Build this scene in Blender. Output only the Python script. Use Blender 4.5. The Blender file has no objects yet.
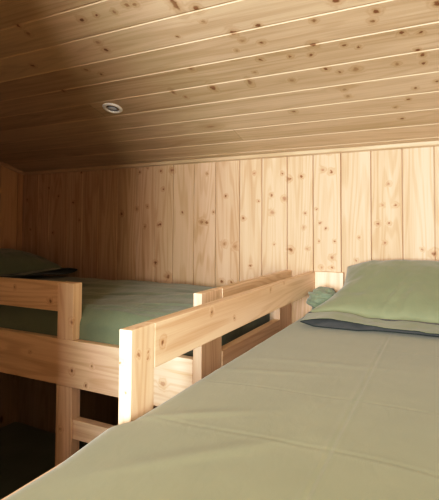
import bpy, bmesh, math, random
from mathutils import Vector, Matrix, noise
random.seed(7)
C = bpy.context.scene.collection
H = 1.80                                   # height of the eye above the floor
SL = 0.26                                  # fall of the ceiling towards the back wall

# ------------------------------------------------------------------ camera
yaw, pit, rol = [math.radians(a) for a in (-26.55, 2.14, 0.31)]
F_PX, CY_PX = 446.7, 212.8
cy, sy = math.cos(yaw), math.sin(yaw)
fw = Vector((sy*math.cos(pit), cy*math.cos(pit), math.sin(pit)))
r0 = Vector((cy, -sy, 0)); u0 = r0.cross(fw)
rt = math.cos(rol)*r0 + math.sin(rol)*u0
up = -math.sin(rol)*r0 + math.cos(rol)*u0
cd = bpy.data.cameras.new('camera'); cam = bpy.data.objects.new('camera', cd); C.objects.link(cam)
cam.matrix_world = Matrix(((rt.x, up.x, -fw.x, 0), (rt.y, up.y, -fw.y, 0), (rt.z, up.z, -fw.z, H), (0, 0, 0, 1)))
cd.sensor_fit = 'VERTICAL'; cd.sensor_height = 36; cd.sensor_width = 36
cd.lens = F_PX/500*36
cd.shift_y = -(250-CY_PX)/500
cd.clip_start = 0.02
bpy.context.scene.camera = cam

def ray(x, y):
    return rt*((x-219.5)/F_PX) - up*((y-CY_PX)/F_PX) + fw

# ------------------------------------------------------------------ room size (x right, y away, z up)
XL, YB, XR, YF = -2.71, 2.251, 0.60, -2.00
CZ = H + 0.403                             # ceiling height at the back wall
def ceil_z(y): return CZ + SL*(YB-y)
def wall_pt(x, y):
    d = ray(x, y); return d*(YB/d.y) + Vector((0, 0, H))
def ceil_pt(x, y):
    d = ray(x, y); t = (0.403+SL*YB)/(d.z+SL*d.y); return d*t + Vector((0, 0, H))

# ------------------------------------------------------------------ materials
def new_mat(name):
    m = bpy.data.materials.new(name); m.use_nodes = True
    nt = m.node_tree; nt.nodes.clear()
    out = nt.nodes.new('ShaderNodeOutputMaterial'); b = nt.nodes.new('ShaderNodeBsdfPrincipled')
    nt.links.new(b.outputs[0], out.inputs[0])
    return m, nt, b
class NB:
    def __init__(s, nt): s.nt = nt
    def lk(s, a, b):
        if hasattr(a, 'is_output'): s.nt.links.new(a, b)
        else: b.default_value = a
    def math(s, op, a, b=0.0, c=None, clamp=False):
        n = s.nt.nodes.new('ShaderNodeMath'); n.operation = op; n.use_clamp = clamp
        s.lk(a, n.inputs[0]); s.lk(b, n.inputs[1])
        if c is not None: s.lk(c, n.inputs[2])
        return n.outputs[0]
    def vec(s, op, a, b=(0, 0, 0), out=0):
        n = s.nt.nodes.new('ShaderNodeVectorMath'); n.operation = op
        s.lk(a, n.inputs[0]); s.lk(b, n.inputs[1]); return n.outputs[out]
    def noise(s, v, scale, detail=2, rough=.5, dist=0, col=False):
        n = s.nt.nodes.new('ShaderNodeTexNoise'); s.lk(v, n.inputs['Vector'])
        n.inputs['Scale'].default_value = scale; n.inputs['Detail'].default_value = detail
        n.inputs['Roughness'].default_value = rough; n.inputs['Distortion'].default_value = dist
        return n.outputs['Color' if col else 'Fac']
    def attr(s, name, out='Vector'):
        n = s.nt.nodes.new('ShaderNodeAttribute'); n.attribute_name = name; return n.outputs[out]
    def step(s, x, a, b):
        n = s.nt.nodes.new('ShaderNodeMapRange'); n.interpolation_type = 'SMOOTHSTEP'
        s.lk(x, n.inputs[0]); s.lk(a, n.inputs[1]); s.lk(b, n.inputs[2]); return n.outputs[0]
    def mix(s, f, a, b, mode='MIX'):
        n = s.nt.nodes.new('ShaderNodeMix'); n.data_type = 'RGBA'; n.blend_type = mode
        s.lk(f, n.inputs[0])
        for v, i in ((a, 6), (b, 7)):
            if hasattr(v, 'is_output'): s.nt.links.new(v, n.inputs[i])
            else: n.inputs[i].default_value = (*v, 1)
        return n.outputs[2]

def wood(name, light, dark, knots=None, plane='xz', rare=0.35, vscale=(5, 11, 11), tone=0.5, rough=.55, fig=1.0):
    """Solid-wood shader: 'gc' holds (along, across, across) coordinates of each board, 'tone' its shade."""
    m, nt, b = new_mat(name); q = NB(nt)
    gc = q.attr('gc'); tn = q.attr('tone', 'Fac')
    # knots of the solid
    v = nt.nodes.new('ShaderNodeTexVoronoi'); v.feature = 'F1'
    nt.links.new(q.vec('MULTIPLY', gc, vscale), v.inputs['Vector']); v.inputs['Scale'].default_value = 1
    sep = nt.nodes.new('ShaderNodeSeparateColor'); nt.links.new(v.outputs['Color'], sep.inputs[0])
    keep = q.math('LESS_THAN', sep.outputs[0], rare)
    rr = q.math('MULTIPLY_ADD', sep.outputs[1], 0.09, 0.05)
    kd = q.math('DIVIDE', v.outputs['Distance'], rr)
    kd = q.math('ADD', kd, q.math('MULTIPLY', q.math('SUBTRACT', 1.0, keep), 20.0))
    if knots:
        g = nt.nodes.new('ShaderNodeNewGeometry').outputs['Position']
        jit = q.vec('MULTIPLY', q.vec('SUBTRACT', q.noise(g, 45, 3, .6, col=True), (.5, .5, .5)), (.022, .022, .022))
        g = q.vec('MULTIPLY', q.vec('ADD', g, jit), {'xz': (1, 0, 1), 'xy': (1, 1, 0), 'xyz': (1, 1, 1)}[plane])
        for p, r, ex in knots:
            c = {'xz': (p[0], 0, p[2]), 'xy': (p[0], p[1], 0), 'xyz': tuple(p)}[plane]
            if ex != 1:
                k = (1, 1, 1/ex) if plane == 'xz' else (1, 1/ex, 1)
                d = q.vec('DISTANCE', q.vec('MULTIPLY', g, k), tuple(a*b for a, b in zip(c, k)), out=1)
            else:
                d = q.vec('DISTANCE', g, c, out=1)
            kd = q.math('MINIMUM', kd, q.math('MULTIPLY', d, 1.0/r))
    vary = q.step(q.noise(q.vec('MULTIPLY', gc, (9, 9, 9)), 1.0, 1), .36, .58)
    halo = q.math('SUBTRACT', 1.0, q.step(kd, 0.4, 3.6))
    core = q.math('SUBTRACT', 1.0, q.step(kd, 0.55, 1.15))
    # growth rings, bent round the knots
    big = q.noise(q.vec('MULTIPLY', gc, (0.55, 7, 7)), 1.0, 2, .45)
    ring = q.math('SINE', q.math('MULTIPLY', q.math('ADD', big, q.math('MULTIPLY', halo, .10)), 95.0))
    ring = q.step(ring, -0.2, 1.0)
    soft = q.noise(q.vec('MULTIPLY', gc, (0.8, 14, 14)), 1.0, 3, .6)
    fine = q.noise(q.vec('MULTIPLY', gc, (5, 260, 260)), 1.0, 2, .6)
    f = q.math('ADD', q.math('MULTIPLY', ring, .34*fig), q.math('MULTIPLY', q.math('SUBTRACT', soft, .5), 1.7))
    f = q.math('ADD', f, q.math('MULTIPLY', q.math('SUBTRACT', fine, .5), .8))
    f = q.math('ADD', f, q.math('MULTIPLY', q.math('SUBTRACT', tn, .5), tone))
    f = q.math('ADD', f, .18, clamp=True)
    col = q.mix(f, light, dark)
    col = q.mix(q.math('MULTIPLY', halo, .42), col, tuple(c*k for c, k in zip(dark, (.85, .70, .55))))
    col = q.mix(q.math('MULTIPLY', core, q.math('MULTIPLY_ADD', vary, .50, .36)), col, (.17, .072, .03))
    nt.links.new(col, b.inputs['Base Color'])
    b.inputs['Roughness'].default_value = rough
    b.inputs['Specular IOR Level'].default_value = .3
    bp = nt.nodes.new('ShaderNodeBump'); bp.inputs['Strength'].default_value = .12; bp.inputs['Distance'].default_value = .002
    nt.links.new(f, bp.inputs['Height']); nt.links.new(bp.outputs[0], b.inputs['Normal'])
    return m

def fabric(name, col, col2, bump=.30):
    m, nt, b = new_mat(name); q = NB(nt)
    tc = nt.nodes.new('ShaderNodeTexCoord').outputs['Object']
    n1 = q.noise(tc, 5, 3, .6); n2 = q.noise(tc, 900, 2, .6)
    c = q.mix(q.step(n1, .3, .7), col, col2)
    c = q.mix(q.math('MULTIPLY', n2, .18), c, tuple(x*.6 for x in col))
    nt.links.new(c, b.inputs['Base Color'])
    b.inputs['Roughness'].default_value = .85; b.inputs['Specular IOR Level'].default_value = .2
    b.inputs['Sheen Weight'].default_value = .25; b.inputs['Sheen Roughness'].default_value = .5
    n3 = q.noise(q.vec('MULTIPLY', tc, (1, .55, 1)), 26, 4, .55, .6)
    bp = nt.nodes.new('ShaderNodeBump'); bp.inputs['Strength'].default_value = bump; bp.inputs['Distance'].default_value = .006
    nt.links.new(n3, bp.inputs['Height']); nt.links.new(bp.outputs[0], b.inputs['Normal'])
    return m
def plain(name, col, rough=.5, metal=0.0, emis=0.0):
    m, nt, b = new_mat(name); q = NB(nt)
    tc = nt.nodes.new('ShaderNodeTexCoord').outputs['Object']
    c = q.mix(q.math('MULTIPLY', q.noise(tc, 40, 2), .2), col, tuple(x*.8 for x in col))
    nt.links.new(c, b.inputs['Base Color']); b.inputs['Roughness'].default_value = rough; b.inputs['Metallic'].default_value = metal
    return m

def px(lst, ox, oy, sc, fn, r):
    return [(fn(ox+t[0]/sc, oy+t[1]/sc), r*(t[2] if len(t) > 2 else 1), t[3] if len(t) > 3 else 1) for t in lst]
K = 2.927
wk = px([(193,38),(375,38),(400,25,.8),(90,87),(22,125,1.1),(5,128,1.1),(120,113),(167,133,1.2),(319,168,1.5),(366,153,1.3),(400,145),(392,208,1.2),
         (186,188),(103,228),(425,323,1.4),(32,218),(434,203)], 20, 160, 3.136, wall_pt, .0075)
wk += px([(65,74,1.7),(31,77),(39,129,1.1),(30,231,1.2),(94,197,1),(15,345,1.2),(53,385,2.1),(166,84),(151,225,1.7),(165,227,1.2),(186,196),(222,150),
          (218,289,1.6),(249,297,1.7),(237,402,1.3),(210,400,1.3),(274,215,1.1),(306,82),(294,353),(317,164,.8),(355,146,1.3),(392,157,1.4),(358,197,1.5),
          (387,83),(364,290,.8),(407,99,1.4),(411,305,2,.6)], 150, 145, K, wall_pt, .0075)
wk += px([(37,106,1.2),(4,114,1.2),(100,87,1.5),(124,93,1.5),(115,38),(80,203,.8),(92,242),(107,260,1.1),(88,297,.9),(132,296,.9),(96,373,1.2),(127,344,1.5),
          (126,373,1.2),(43,257,1.1),(54,317,1.1),(6,321,1.6),(291,129,1.1),(275,190),(312,190,1.1),(260,246,1.3),(292,244),(281,301),(205,285),(196,352),
          (390,320),(424,332,1.8),(48,215)], 289, 140, K, wall_pt, .0070)
ck = px([(55,77,1.1),(82,98,1.1),(97,193,1.2),(240,58,1.4),(282,45),(335,35),(370,15,1.2),(395,14,1.2),(288,125,1.2),(310,147,1.3),(252,205),(297,217),
         (185,266,1.1)], 0, 0, K, ceil_pt, .0075)
ck += px([(85,10,1.5,3.2),(150,24,1.7),(172,64),(259,95,1.8),(331,75,1.3),(285,118,1.2),(343,125,1.2),(268,148,.9),(135,202,1.3),(337,175,1.1),(320,212,.8),
          (306,240,1.2,2.2),(199,257,1.3,2),(430,235,1.2),(82,270,.9,2.2),(118,284,.9,1.5),(425,165),(97,108,.8)], 145, 0, K, ceil_pt, .0075)
ck += px([(253,33,1.4),(244,62,1.1),(73,61,1.1),(137,2,1.6),(69,131,1.6),(160,133,1.1),(205,138,.9),(331,96,1.2),(385,95),(64,161,1.1),(108,201,1.2),
          (376,147,1.1),(392,160,1.2),(394,184),(150,211,1.1),(196,203,1.7),(316,187,1.2),(10,235,1.3),(161,263,1.3),(171,281,1.2),(432,238,1.1),(349,291),
          (13,327,1.3),(330,347),(370,258),(435,10,1.5),(313,313)], 289, 0, K, ceil_pt, .0075)

def on_plane(ax, v):
    def f(x, y):
        d = ray(x, y); return d*(v/d[ax]) + Vector((0, 0, H))
    return f
gk = px([(211.9,312,1.3),(234.5,318),(270.5,289.4,1.1),(162.6,343.3,1.5),(284,281.5,1.2),(148.5,352,.7),(148.5,357,.7),(138.6,354,1)], 0, 0, 1, on_plane(0, -.575), .0055)
gk += px([(71.7,371,1.1),(86,385.8,.9),(92,366.3,.8),(162.6,384,1.5),(71.7,322,1.1),(60,429,.9),(15.4,287.4,.8),(50,301,1.1),(30,352,.7)], 0, 0, 1, on_plane(1, 1.282), .0075)
gk += px([(119.8,362,1),(125,393,.7)], 0, 0, 1, on_plane(1, .749), .005)
M_WALL = wood('pine_wall', (.56, .425, .30), (.40, .268, .15), [(p, q*.78, e) for p, q, e in wk], 'xz', rare=0.0, tone=.6, fig=1.0)
M_DIM = wood('darkened_pine_wall', (.30, .20, .12), (.20, .12, .07), rare=.3)  # unseen front and partition walls, darkened to cut bounced light
M_SIDE = wood('pine_side_wall', (.60, .44, .27), (.44, .29, .15), rare=.3, tone=.45, fig=.6)
M_CEIL = wood('pine_ceiling', (.61, .49, .345), (.42, .315, .195), [(p, q*.85, e) for p, q, e in ck], 'xy', rare=.10, vscale=(3.5, 9, 9), tone=.75, fig=.7)
M_BED = wood('spruce_bed', (.79, .625, .465), (.58, .40, .245), [(p, q*.8, e) for p, q, e in gk], 'xyz', rare=.07, vscale=(5, 12, 12), tone=.3, fig=1.1, rough=.45)
M_FLOOR = wood('pine_floor', (.40, .26, .14), (.22, .13, .06), rare=.2)
M_SHEET = fabric('sage_sheet', (.228, .246, .148), (.210, .228, .137), .13)
M_SHEET2 = fabric('sage_sheet_worn', (.19, .235, .165), (.165, .205, .145), .6)
M_SLIP = fabric('sage_pillowcase', (.20, .225, .142), (.175, .20, .127), .4)
M_INNER_SHADE = fabric('painted_inner_shade', (.015, .028, .028), (.012, .02, .02))  # near-black inner faces: shade inside the open pillowcase, put into the colour
M_WHITE = plain('white_enamel', (.8, .8, .78), .35)
M_LENS = plain('frosted_lens', (.62, .68, .78), .15)
M_CHROME = plain('brushed_steel', (.55, .57, .6), .25, 1.0)

# ------------------------------------------------------------------ mesh helpers
class MB:
    def __init__(s): s.v = []; s.f = []; s.gc = []; s.tn = []
    def add(s, verts, faces, axis=0, tone=None):
        o = len(s.v); t = random.random() if tone is None else tone
        off = Vector((random.uniform(-40, 40), random.uniform(-40, 40), random.uniform(-40, 40)))
        for p in verts:
            p = Vector(p); s.v.append(p)
            q = (p[axis], p[(axis+1) % 3], p[(axis+2) % 3])
            s.gc.append(Vector(q)+off); s.tn.append(t)
        s.f += [tuple(i+o for i in f) for f in faces]
    def box(s, x0, x1, y0, y1, z0, z1, axis=0, bev=.002, tone=None):
        bm = bmesh.new()
        vs = [bm.verts.new((x, y, z)) for x in (x0, x1) for y in (y0, y1) for z in (z0, z1)]
        for f in ((0,1,3,2),(4,6,7,5),(0,4,5,1),(2,3,7,6),(0,2,6,4),(1,5,7,3)): bm.faces.new([vs[i] for i in f])
        if bev: bmesh.ops.bevel(bm, geom=list(bm.edges), offset=bev, segments=2, affect='EDGES', profile=.5)
        bm.verts.index_update()
        s.add([v.co.copy() for v in bm.verts], [tuple(v.index for v in f.verts) for f in bm.faces], axis, tone); bm.free()
    def prism(s, pts, a0, a1, fn, axis, tone=None):
        """pts = (across, depth) section, swept from a0 to a1; fn(along, across, depth) -> point"""
        n = len(pts)
        v = [fn(a, *p) for a in (a0, a1) for p in pts]
        f = [tuple(range(n))[::-1], tuple(range(n, 2*n))] + [(i, (i+1) % n, n+(i+1) % n, n+i) for i in range(n)]
        s.add(v, f, axis, tone)
    def build(s, name, mat, parent=None, smooth=False):
        me = bpy.data.meshes.new(name); base = parent.location if parent else Vector((0, 0, 0))
        r = parent
        b = Vector((0, 0, 0))
        while r is not None: b += r.location; r = r.parent
        me.from_pydata([tuple(p-b) for p in s.v], [], s.f)
        bm = bmesh.new(); bm.from_mesh(me); bmesh.ops.recalc_face_normals(bm, faces=bm.faces); bm.to_mesh(me); bm.free()
        a = me.attributes.new('gc', 'FLOAT_VECTOR', 'POINT'); a.data.foreach_set('vector', [c for g in s.gc for c in g])
        a = me.attributes.new('tone', 'FLOAT', 'POINT'); a.data.foreach_set('value', s.tn)
        if smooth: me.polygons.foreach_set('use_smooth', [True]*len(me.polygons))
        me.materials.append(mat)
        o = bpy.data.objects.new(name, me); C.objects.link(o)
        if parent: o.parent = parent
        return o
def thing(name, label, cat, loc, group=None):
    o = bpy.data.objects.new(name, None); C.objects.link(o); o.location = loc; o.empty_display_size = .1
    o['label'] = label; o['category'] = cat
    if group: o['group'] = group
    return o
def board(name, parent, *b, axis=0, mat=None, bev=.002, tone=None):
    m = MB(); m.box(*b, axis=axis, bev=bev, tone=tone); return m.build(name, mat or M_BED, parent)
def struct(o):
    o['kind'] = 'structure'; return o

# ------------------------------------------------------------------ room shell
# back wall: upright tongue-and-groove boards
joints = [-2.563, -2.453, -2.285, -2.149, -2.011, -1.854, -1.705, -1.563, -1.434, -1.292, -1.151, -1.002, -.871, -.729, -.591, -.451, -.308, -.167, -.032, .11, .25, .39, .53, XR+.02]
def plank(m, a, b, z0, z1, fn, axis, dx=.018, bl=.004, gap=.0012, tone=None):
    m.prism([(a+gap, .0), (a+gap, .0+bl), (a+gap+bl, .0), (b-gap-bl, .0), (b-gap, bl), (b-gap, dx), (a+gap, dx)][1:], z0, z1, fn, axis, tone)
m = MB(); a = XL-.02
tones = [.7,.6,.85,.5,.6,.4,.55,.3,.45,.35,.35,.6,.55,.2,.6,.45,.55,.75,.45,.5,.5,.5,.5,.5]
for i, b in enumerate(joints):
    plank(m, a, b, 0, CZ+.01, lambda z, x, d: (x, YB+d, z), 2, tone=tones[i], gap=.0012, bl=.003 if b < -1.5 else .0022); a = b
m.box(XL-.02, XR+.02, YB+.016, YB+.04, 0, CZ+.01, 2, 0, tone=.9)
struct(m.build('wall_back', M_WALL))
def side_wall(name, X, s):
    m = MB(); y = YF
    while y < YB-.001:
        y2 = min(y+.14, YB)
        if YB-y2 < .05: y2 = YB
        m.prism([(y+.001, 0), (y+.003, -.003*s), (y2-.003, -.003*s), (y2-.001, 0), (y2-.001, .02*s), (y+.001, .02*s)], 0, 1,
                lambda t, yy, d: (X+d+.003*s, yy, t*(ceil_z(yy)+.02)), 2)
        y = y2
    m.add([(X+.018*s, YF, 0), (X+.018*s, YB, 0), (X+.018*s, YB, ceil_z(YB)+.02), (X+.018*s, YF, ceil_z(YF)+.02),
           (X+.04*s, YF, 0), (X+.04*s, YB, 0), (X+.04*s, YB, ceil_z(YB)+.02), (X+.04*s, YF, ceil_z(YF)+.02)],
          [(0,1,2,3),(7,6,5,4),(0,4,5,1),(1,5,6,2),(2,6,7,3),(3,7,4,0)], 2)
    return struct(m.build(name, M_SIDE))
side_wall('wall_left', XL, -1); side_wall('wall_right', XR, 1)
# ceiling: long boards parallel to the back wall, falling towards it
m = MB(); y = YB+.01; js = [2.196-.1265*k for k in range(0, 40)]
ct = [.5,.35,.6,.45,.35,.7,.75,.85,.3,.45,.6,.5]
fn = lambda x, yy, d: (x, yy+d*SL, ceil_z(yy)+d)
def cplank(x0, x1, ya, yb, tone):
    # ya > yb; bevel on the edge that faces the room's front
    m.prism([(ya, .003), (ya-.001, .0), (yb+.0075, .0), (yb+.0075, .018), (ya, .018)], x0, x1, fn, 0, tone)
    m.prism([(yb+.0075, .0), (yb+.001, .0055), (yb+.001, .018), (yb+.0075, .018)], x0, x1, fn, 0, -.9)   # chamfer toned brighter, painting in the light its bevel catches
for i, j in enumerate(js):
    if j < YF: j = YF
    t = ct[i % len(ct)] if i < 12 else random.random()
    brk = {5: -1.47, 2: -.9, 8: -1.9}.get(i)
    if brk: cplank(XL-.02, brk-.0008, y, j, min(1, t+.15)); cplank(brk+.0008, XR+.02, y, j, t)
    else: cplank(XL-.02, XR+.02, y, j, t)
    y = j
    if j <= YF: break
m.add([fn(x, yy, d) for x in (XL-.03, XR+.03) for yy in (YF-.03, YB+.03) for d in (.016, .04)],
      [(0,1,3,2),(4,6,7,5),(0,4,5,1),(2,3,7,6),(0,2,6,4),(1,5,7,3)], 0)
struct(m.build('ceiling', M_CEIL))
# thin cornice strips
m = MB(); m.prism([(YB-.001, -.020), (YB-.012, -.016), (YB-.016, -.001), (YB-.001, -.001)], XL, XR, lambda x, yy, d: (x, yy, ceil_z(yy)+d), 0, tone=.75)
struct(m.build('trim_1', M_CEIL))
m = MB(); m.prism([(0, -.022), (.012, -.018), (.016, -.001), (0, -.001)], YF, YB-.017, lambda yy, x, d: (XL+.001+x, yy, ceil_z(yy)+d), 1, tone=.75)
struct(m.build('trim_2', M_CEIL))
# floor
m = MB(); x = XL-.02
while x < XR:
    plank(m, x, min(x+.14, XR+.02), YF, YB, lambda yy, xx, d: (xx, yy, -d), 1); x += .14
struct(m.build('floor', M_FLOOR))
# front gable wall with the window opening; partition with the doorway
WX0, WX1, WZ0, WZ1 = .22, .62-.18, H-.30, H+.78
def wall_pieces(name, Y, th, holes):
    m = MB(); x0, x1, z0, z1 = holes
    def q(a, b, c, d, top=False):
        zt = d if not top else ceil_z(Y+th)+.01
        m.box(a, b, Y, Y+th, c, zt, 2, 0)
    q(XL-.02, x0, 0, 0, True); q(x1, XR+.02, 0, 0, True)
    if z0 > 0: q(x0, x1, 0, z0)
    q(x0, x1, z1, 0, True)
    return struct(m.build(name, M_DIM))
LX = .02
wall_pieces('wall_front', YF-.06, .06, (LX-.36, LX+.36, H-.45, H+.75))
PX = -.55                                   # edge of the doorway that throws the soft shadow
wall_pieces('wall_partition', -.33, .08, (PX, XR-.02, H-.46, H+.88))  # high sill under the opening is added to keep window light off the lower berth
# window: frame, mullion and pane in the gable wall
wf = struct(bpy.data.objects.new('window_1', None)); C.objects.link(wf); wf.location = (LX, YF-.03, H-.45)
m = MB()
for b in ((LX-.36, LX-.32, YF-.05, YF-.01, H-.45, H+.75), (LX+.32, LX+.36, YF-.05, YF-.01, H-.45, H+.75),
          (LX-.32, LX+.32, YF-.05, YF-.01, H-.45, H-.41), (LX-.32, LX+.32, YF-.05, YF-.01, H+.71, H+.75)): m.box(*b, axis=0)
m.build('window_frame', M_WHITE, wf)
gm, gnt, gb = new_mat('window_glass'); gb.inputs['Transmission Weight'].default_value = 1; gb.inputs['Roughness'].default_value = 0; gb.inputs['IOR'].default_value = 1.01
m = MB(); m.box(LX-.32, LX+.32, YF-.032, YF-.028, H-.41, H+.71, 0, 0); m.build('pane', gm, wf)

# ------------------------------------------------------------------ recessed ceiling lamp
lp = Vector((-1.375, 1.627, 0)); lp.z = ceil_z(lp.y)
lamp = thing('ceiling_spotlight', 'small round recessed spotlight with white rim in the board ceiling', 'ceiling light', lp)
nrm = Vector((0, -SL, -1)).normalized(); tv = Vector((1, 0, 0)); bv = nrm.cross(tv)
def lathe(name, prof, mat, parent, seg=48):
    m = MB(); vs = []; fs = []; n = len(prof)
    for i in range(seg):
        a = 2*math.pi*i/seg
        for r, h in prof: vs.append(lp + tv*(r*math.cos(a)) + bv*(r*math.sin(a)) + nrm*h)
    for i in range(seg):
        for j in range(n-1):
            a, b = i*n+j, ((i+1) % seg)*n+j
            fs.append((a, b, b+1, a+1))
    m.add(vs, fs, 0); return m.build(name, mat, parent, True)
lathe('rim', [(.030, .0005), (.031, .005), (.036, .0075), (.043, .006), (.047, .0015), (.047, -.001)], M_WHITE, lamp)
lathe('reflector', [(.0305, .002), (.026, .0015), (.022, .0035), (.0215, .001)], M_CHROME, lamp)
lathe('lens', [(.0215, .0015), (.014, .0035), (.0001, .0045)], M_LENS, lamp)

# ------------------------------------------------------------------ bunk beds
T = .032
ZT, ZR = H-.209, H-.425                     # top of guard boards, top of rails
def ladder(parent, xa, xb, ya, yb, zs):
    for z in zs: board('ladder_rung', parent, xa, xb, ya, yb, z-.072, z, axis=0 if abs(xb-xa) > abs(yb-ya) else 1)
# left bunk, along the back wall
yf = 1.282
lb = thing('bunk_bed', 'pine bunk bed standing lengthwise along the back wall, ladder gap in its front', 'bunk bed', (-1.70, 1.76, 0))
XE = -.703
XA = XL+.012
board('guard_board', lb, XA, -1.342, yf, yf+T, H-.321, ZT, axis=0, tone=.35)
for x0, x1 in ((-1.342, -1.260),):
    board('post', lb, x0+.0005, x1, yf, yf+.046, ZR+.0005, ZT, axis=2, tone=.3)
    board('post', lb, x0, x1, yf+.001, yf+.046, 0, H-.6015, axis=2, tone=.3)
board('post', lb, XA, XA+.07, yf+T+.001, yf+.10, 0, ZT-.02, axis=2)
board('side_rail', lb, XA, XE-T-.001, yf, yf+T, H-.600, ZR, axis=0, tone=.4)
board('side_rail', lb, XA, XE-T-.001, 2.215, 2.245, H-.600, ZR, axis=0)
for y0, y1, dx, zt in ((yf, yf+.110, 0, ZT), (yf+.1115, yf+.152, .0015, ZT), (2.060, 2.246, 0, ZT-.1015)):
    board('post', lb, XE-T, XE-dx, y0, y1, 0, zt, axis=2, tone=.45)
board('guard_board', lb, XE-T, XE, yf+.1535, 2.246, ZT-.10, ZT, axis=1, tone=.5)
board('end_rail', lb, XE-T, XE, yf+.1535, 2.059, H-.600, ZR-.004, axis=1, tone=.55)
board('bed_base', lb, XA+.002, XE-T-.002, yf+T+.001, 2.214, H-.575, H-.545, axis=0)
ladder(lb, -1.2595, XE-T-.001, yf+.006, yf+.040, (H-.720, H-.985, H-1.25, H-1.51))
# its lower berth
board('side_rail', lb, XA, -1.3425, yf, yf+T, H-1.55, H-1.39, axis=0)
board('side_rail', lb, XA, XE-T-.001, 2.215, 2.245, H-1.55, H-1.39, axis=0)
board('end_rail', lb, XE-T, XE, yf+.1535, 2.059, H-1.55, H-1.39, axis=1)
board('bed_base', lb, XA+.002, XE-T-.002, yf+.047, 2.214, H-1.53, H-1.50, axis=0)
# right bunk, its head against the back wall
rb = thing('bunk_bed', 'pine bunk bed in the foreground, its head end against the back wall', 'bunk bed', (-.1, 1.25, 0))
XR0, XR1, YH, YE = -.607, -.575, 2.219, .225
XO = .40
board('guard_board', rb, XR0, XR1, .8325, YH+.031, H-.308, ZT, axis=1, tone=.5)
board('post', rb, XR0, XR1, .749, .8315, 0, ZT, axis=2, tone=.5)
board('post', rb, XR1+.001, XR1+.140, YH, YH+.031, 0, ZT+.002, axis=2, tone=.75)
board('post', rb, XO-.10, XO, YH, YH+.031, 0, ZT, axis=2)
board('post', rb, XO-.032, XO, YE, YE+.082, 0, ZT, axis=2)
board('post', rb, XR0, XR1, YE, YE+.082, 0, H-.412, axis=2)
board('side_rail', rb, XR0, XR1, YE+.083, .748, H-.600, H-.412, axis=1, tone=.3)
board('side_rail', rb, XR0, XR1, .8325, 2.218, H-.600, H-.425, axis=1, tone=.5)
board('side_rail', rb, XO-.032, XO, YE+.083, 2.218, H-.600, H-.425, axis=1)
board('guard_board', rb, XO-.032, XO, YE+.083, 2.218, H-.308, ZT, axis=1)
board('end_rail', rb, XR1+.001, XO-.033, YE, YE+.032, H-.600, H-.425, axis=0)
board('end_rail', rb, XR1+.141, XO-.101, YH, YH+.031, H-.600, H-.425, axis=0)
board('bed_base', rb, XR1+.001, XO-.033, YE+.033, 2.217, H-.575, H-.545, axis=1)
ladder(rb, XR0+.001, XR1-.001, YE+.083, .748, (H-.72, H-.985, H-1.25, H-1.51))
board('side_rail', rb, XR0, XR1, .8325, 2.218, H-1.55, H-1.39, axis=1)
board('side_rail', rb, XO-.032, XO, YE+.083, 2.218, H-1.55, H-1.39, axis=1)
board('bed_base', rb, XR1+.001, XO-.033, YE+.033, 2.217, H-1.53, H-1.50, axis=1)

# ------------------------------------------------------------------ bedding
def fbm(x, y, s, seed=0, o=3):
    v = 0; a = 1
    for k in range(o):
        v += a*noise.noise(Vector((x*s, y*s, seed+k*7.3))); s *= 2; a *= .5
    return v
def crease(d, w):                           # a pressed fold: narrow valley between two soft lips
    return -math.exp(-(d/w)**2) + .55*math.exp(-((abs(d)-2.2*w)/(1.6*w))**2)
def slab(name, label, cat, x0, x1, y0, y1, zb, top, mat, r=.05, nx=150, ny=260, group=None, parent=None, warp=None):
    """soft block: rounded-over edges, top(x, y) gives the height of the upper face"""
    me = bpy.data.meshes.new(name)
    o = bpy.data.objects.new(name, me); C.objects.link(o)
    vs = []; fs = []; cx, cyy = (x0+x1)/2, (y0+y1)/2
    # border rings come round the edge: parameter runs past the face, then down the side
    def axis(a0, a1, n):
        L = [(a0, 1.0), ] ; m_ = 9
        out = []
        for k in range(m_): out.append((a0 + r*(1-math.cos(math.pi/2*k/m_)), 1-math.sin(math.pi/2*k/m_)))
        for k in range(n+1): out.append((a0+r+(a1-a0-2*r)*k/n, 0))
        for k in range(m_-1, -1, -1): out.append((a1 - r*(1-math.cos(math.pi/2*k/m_)), 1-math.sin(math.pi/2*k/m_)))
        return out
    ax, ay = axis(x0, x1, nx), axis(y0, y1, ny)
    for X, dx in ax:
        for Y, dy in ay:
            d = math.hypot(dx, dy); d = min(d, 1)
            vs.append((X, Y, top(X, Y)*1.0 - r*d))
    NX, NY = len(ax), len(ay)
    for i in range(NX-1):
        for j in range(NY-1):
            fs.append((i*NY+j, (i+1)*NY+j, (i+1)*NY+j+1, i*NY+j+1))
    border = [i*NY for i in range(NX)] + [(NX-1)*NY+j for j in range(1, NY)] + [i*NY+NY-1 for i in range(NX-2, -1, -1)] + [j for j in range(NY-2, 0, -1)]
    prev = border
    for k in range(1, 5):
        t = k/4; cur = []
        for b in border:
            p = vs[b]; q = Vector(p); q.z = p[2]*(1-t) + zb*t
            w = .004*fbm(p[0]+p[1], q.z*2, 9, 5)*math.sin(math.pi*t)
            q.x += w if p[0] > cx else -w
            cur.append(len(vs)); vs.append(tuple(q))
        for i in range(len(border)):
            j = (i+1) % len(border); fs.append((prev[i], cur[i], cur[j], prev[j]))
        prev = cur
    fs.append(tuple(prev))
    base = Vector((cx, cyy, zb))
    if parent: base = Vector(parent.location)
    if warp: vs = [warp(*v) for v in vs]
    me.from_pydata([tuple(Vector(v)-base) for v in vs], [], fs)
    bm = bmesh.new(); bm.from_mesh(me); bmesh.ops.recalc_face_normals(bm, faces=bm.faces); bm.to_mesh(me); bm.free()
    me.polygons.foreach_set('use_smooth', [True]*len(me.polygons)); me.materials.append(mat)
    if parent: o.parent = parent
    else:
        o.location = base; o['label'] = label; o['category'] = cat
        if group: o['group'] = group
    return o

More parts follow.
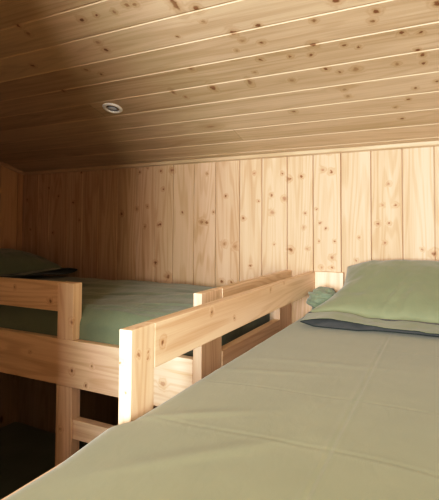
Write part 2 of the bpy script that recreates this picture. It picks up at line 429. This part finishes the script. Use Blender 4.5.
# right bed: mattress, and the cover pressed in squares lying over it
def flat(z): return lambda x, y: z
slab('mattress', 'mattress under the smooth green cover of the foreground bunk', 'mattress', XR1+.012, XO-.045, YE+.045, 2.205, H-.5445, flat(H-.452), M_SHEET, .03, 10, 20)
def over_rail(x, y, z):                     # in the ladder gap the cover swells out over the rail
    a = min(1, max(0, (.742-y)/.05)); b = min(1, max(0, 1-(x-XR1)/.09)); c = min(1, max(0, (z-(H-.424))/.006))
    k = a*a*(3-2*a)*b*(1-.75*min(1, max(0, (.70-y)/.16)))
    dz = max(z, H-.404-.010*b) - z if z > H-.424 else 0
    return (x-.030*k*c, y, z+dz*k)
def top_r(x, y):
    z = H-.372
    u = (x-(-.07))/.52; z -= .010*abs(u)**3
    z += .006*math.exp(-((y-1.0)/.7)**2)*(1-u*u)
    z += .0030*fbm(x, y*.8, 2.0, 1, 1) + .0005*fbm(x*.7, y, 11, 3, 2)
    w = .3*fbm(x, y, 3, 9, 1)
    z += .0013*crease(x+.172+.004*w, .0032)
    z += .00045*crease(y-1.0-.02*fbm(x, 0, 4, 2, 1)-.01*(x+.17), .0038) + .00045*crease(y-.757-.02*fbm(x, 3, 4, 2, 1), .0038)
    z += .0004*crease(y-1.46-.03*fbm(x, 8, 4, 2, 1), .005)*(.5 if x < -.2 else 1)
    # slack folds running down from the ladder edge
    for (px_, py_, an, L, wd, h) in ((-.45,.80,.5,.12,.016,.002),(-.36,.66,.75,.15,.02,.002),(-.30,1.25,.1,.2,.02,.0015),(-.42,1.12,.2,.14,.014,.0015)):
        dx, dy = x-px_, y-py_; a = dx*math.cos(an)+dy*math.sin(an); b = -dx*math.sin(an)+dy*math.cos(an)
        z += h*math.exp(-(a/L)**2-(b/wd)**2)
    return z
slab('bed_cover', 'sage green bed cover with pressed square fold lines, spread over the foreground bunk', 'bedding', XR1+.003, XO-.034, YE+.036, 2.216, H-.450, top_r, M_SHEET, .032, 260, 420,
     warp=over_rail)
# left bed
def top_l(x, y):
    z = H-.305
    v = (y-1.75)/.45; z -= .022*max(0, -v)**2.2 + .010*max(0, v)**3
    z += .010*fbm(x, y, 2.2, 21, 3) + .006*fbm(x*.6+y*.5, y-x*.3, 8, 4, 2)
    z += .010*math.exp(-((x+1.35)/.35)**2-((y-2.0)/.2)**2)
    for (px_, py_, an, L, wd, h) in ((-1.2,1.40,.15,.25,.018,.010),(-1.0,1.52,.35,.3,.02,.008),(-1.45,1.60,.1,.3,.03,.008),(-1.15,1.36,-.05,.2,.012,.007),(-1.7,1.45,.2,.3,.025,.008),(-.95,1.8,.5,.25,.03,.007),(-1.12,1.44,.25,.18,.012,.008),(-.95,1.40,.1,.15,.012,.007),(-1.6,1.85,.1,.35,.03,.008),(-1.3,1.72,.3,.25,.022,.007)):
        dx, dy = x-px_, y-py_; a = dx*math.cos(an)+dy*math.sin(an); b = -dx*math.sin(an)+dy*math.cos(an)
        z += h*math.exp(-(a/L)**2-(b/wd)**2)
    return z
slab('mattress', 'thick mattress in a rumpled green sheet, on the bunk along the back wall', 'mattress', XA+.006, XE-T-.075, yf+T+.003, 2.212, H-.5445, top_l, M_SHEET2, .055, 240, 120)
def top_ll(x, y): return H-1.33+.012*fbm(x, y, 3, 2, 2)
slab('mattress', 'mattress with green sheet in the dark lower berth', 'mattress', XA+.006, XE-T-.006, yf+.050, 2.212, H-1.4995, top_ll, M_SHEET2, .05, 60, 30)

# pillow in an open-ended case: closed body, then a loose flange of two cloths
def pillow(name, label, L, W, TH, fl, gap, mp, mat, nx=90, ny=70, seam=True, rim=.006):
    me = bpy.data.meshes.new(name); o = bpy.data.objects.new(name, me); C.objects.link(o)
    vs = []; fs = []
    nf = 14; N = ny+nf
    def pt(i, j, side):
        u = -1+2*i/nx
        # ease samples toward the borders
        u = math.sin(u*math.pi/2)*.35+u*.65
        if j <= nf: v = -1-fl*(1-j/nf)
        else: v = -1+2*(j-nf)/ny
        body = max(0, 1-abs(u)**3.2)**.55 * (max(0, 1-abs(max(v, -1))**2.6)**.6 if v > -1 else 0)
        pin = 1-.035*(1-(abs(v) if v > -1 else 1)**2)       # corners stand out
        pinv = 1-.04*(1-u*u)
        h = TH/2*body
        g = gap(u)*(.5+.5*min(1, (-1-v)/fl)) if v < -1 else gap(u)*.5*max(0, 1-(v+1)/.25)
        edge = max(0, 1-abs(u)**10)
        h += g*edge*.5
        x = u*L/2*pin; y = v*W/2*(pinv if v > 0 else 1)
        z = side*h
        wr = .009*fbm(x*1.2, y*1.2, 5, 31+len(label), 3) + .006*math.exp(-((x+.08-.5*(y+.2))/.012)**2-((y+.12)/.09)**2) + .005*math.exp(-((x-.0-.3*(y+.2))/.014)**2-((y+.15)/.07)**2) + .003*fbm(x, y, 14, 3, 2)
        if seam: z += side*(-.006*math.exp(-((v+1)/.03)**2))
        z += wr*(1 if side > 0 else .3)*min(1, edge)
        return mp(x, y, z, u, v)
    grid = {}
    for side in (1, -1):
        for i in range(nx+1):
            for j in range(N+1):
                shared = (i in (0, nx) or j == N)
                if side == -1 and shared: grid[(side, i, j)] = grid[(1, i, j)]; continue
                grid[(side, i, j)] = len(vs); vs.append(pt(i, j, side if not shared else 0 if j != N else 0))
    for side in (1, -1):
        for i in range(nx):
            for j in range(N):
                a = [grid[(side, i, j)], grid[(side, i+1, j)], grid[(side, i+1, j+1)], grid[(side, i, j+1)]]
                fs.append(tuple(a if side > 0 else a[::-1]))
    c = sum((Vector(v) for v in vs), Vector())/len(vs); c.z = min(v[2] for v in vs)
    me.from_pydata([tuple(Vector(v)-c) for v in vs], [], fs)
    me.polygons.foreach_set('use_smooth', [True]*len(me.polygons)); me.materials.append(mat); me.materials.append(M_INNER_SHADE)
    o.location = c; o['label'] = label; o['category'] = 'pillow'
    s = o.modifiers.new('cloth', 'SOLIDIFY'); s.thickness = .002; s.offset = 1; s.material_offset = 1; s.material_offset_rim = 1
    return o
# right pillow: flange towards the foot of the bed, back raised against the wall
def map_r(x, y, z, u, v):
    X = -.135 + x; Y = 2.000 + y*.97
    t = (v+1)/2
    base = H-.352
    lift = .0 if t < 0 else (.175+.02*math.cos(u*1.5))*(min(1, t)**1.1)
    zz = base + max(z, -.012) + lift
    zz += .016*max(0, 1-abs(v+1)/.5)*(1)      # front of the body sits a little above the cover
    if v < -1: zz += .0
    X += .085*min(1, max(0, t)*2)*(1 if u < 0 else .3)*(-u)
    Y = min(Y, 2.212-.004*abs(noise.noise(Vector((x*8, z*8, 0)))))
    return (X, Y, zz)
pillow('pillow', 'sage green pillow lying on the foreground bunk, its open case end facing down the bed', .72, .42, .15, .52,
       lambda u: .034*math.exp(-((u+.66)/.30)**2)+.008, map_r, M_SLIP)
def map_l(x, y, z, u, v):
    # local y runs towards the wall on the left, flange towards the ladder side
    X = -2.45 - y*1.0; Y = 1.83 + x
    t = (v+1)/2
    zz = H-.262 + max(z, -.02) + (.05*t if t > 0 else 0)
    X = max(X, XL+.012)
    return (X, Y, zz)
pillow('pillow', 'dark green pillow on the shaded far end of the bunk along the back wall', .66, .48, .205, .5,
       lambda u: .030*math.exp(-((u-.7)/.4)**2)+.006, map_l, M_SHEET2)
# the bunched end of the cover in the corner behind the pillow
m = MB(); vs = []; fs = []; n1, n2 = 40, 48
cb = Vector((-.488, 2.06, H-.322))
for i in range(n1+1):
    for j in range(n2):
        th = math.pi*i/n1; ph = 2*math.pi*j/n2
        d = Vector((math.sin(th)*math.cos(ph), math.sin(th)*math.sin(ph), math.cos(th)))
        f = 1+.16*noise.noise(Vector((d.x*1.6, d.y*1.6, d.z*5)))+.13*math.sin(d.z*11+d.x*4+2*noise.noise(d*2))*.5+.06*noise.noise(d*7)
        vs.append(cb+Vector((d.x*.075*f, d.y*.075*f, d.z*.060*f)))
for i in range(n1):
    for j in range(n2): fs.append((i*n2+j, (i+1)*n2+j, (i+1)*n2+(j+1) % n2, i*n2+(j+1) % n2))
m.add([v for v in vs], fs, 0)
bun = m.build('rolled_blanket', M_SHEET2, None, True)
bun['label'] = 'small bunched green cloth tucked between guard board and pillow'; bun['category'] = 'blanket'

# ------------------------------------------------------------------ light
def area(name, loc, target, sx, sy, power, col, spread=180):
    ld = bpy.data.lights.new(name, 'AREA'); ld.shape = 'RECTANGLE'; ld.size = sx; ld.size_y = sy
    ld.energy = power; ld.color = col; ld.spread = math.radians(spread)
    o = bpy.data.objects.new(name, ld); C.objects.link(o); o.location = loc
    o.rotation_euler = (Vector(target)-Vector(loc)).to_track_quat('-Z', 'Y').to_euler(); return o
yl = YF+.03
area('window_daylight', (.02, yl, H+.16), (-.1, 2.2, H+.10), .64, 1.10, 245, (1, .975, .95))
w = bpy.data.worlds.new('world'); bpy.context.scene.world = w; w.use_nodes = True
w.node_tree.nodes['Background'].inputs[0].default_value = (.75, .85, 1, 1); w.node_tree.nodes['Background'].inputs[1].default_value = 1.0
sc = bpy.context.scene
sc.view_settings.view_transform = 'Standard'; sc.view_settings.look = 'None'; sc.view_settings.exposure = 0
sc.cycles.max_bounces = 8; sc.cycles.diffuse_bounces = 4
sc.view_settings.use_curve_mapping = True
cu = sc.view_settings.curve_mapping.curves[3]
cu.points.new(.05, .025); cu.points.new(.30, .28); cu.points.new(.72, .765)
sc.view_settings.curve_mapping.update()
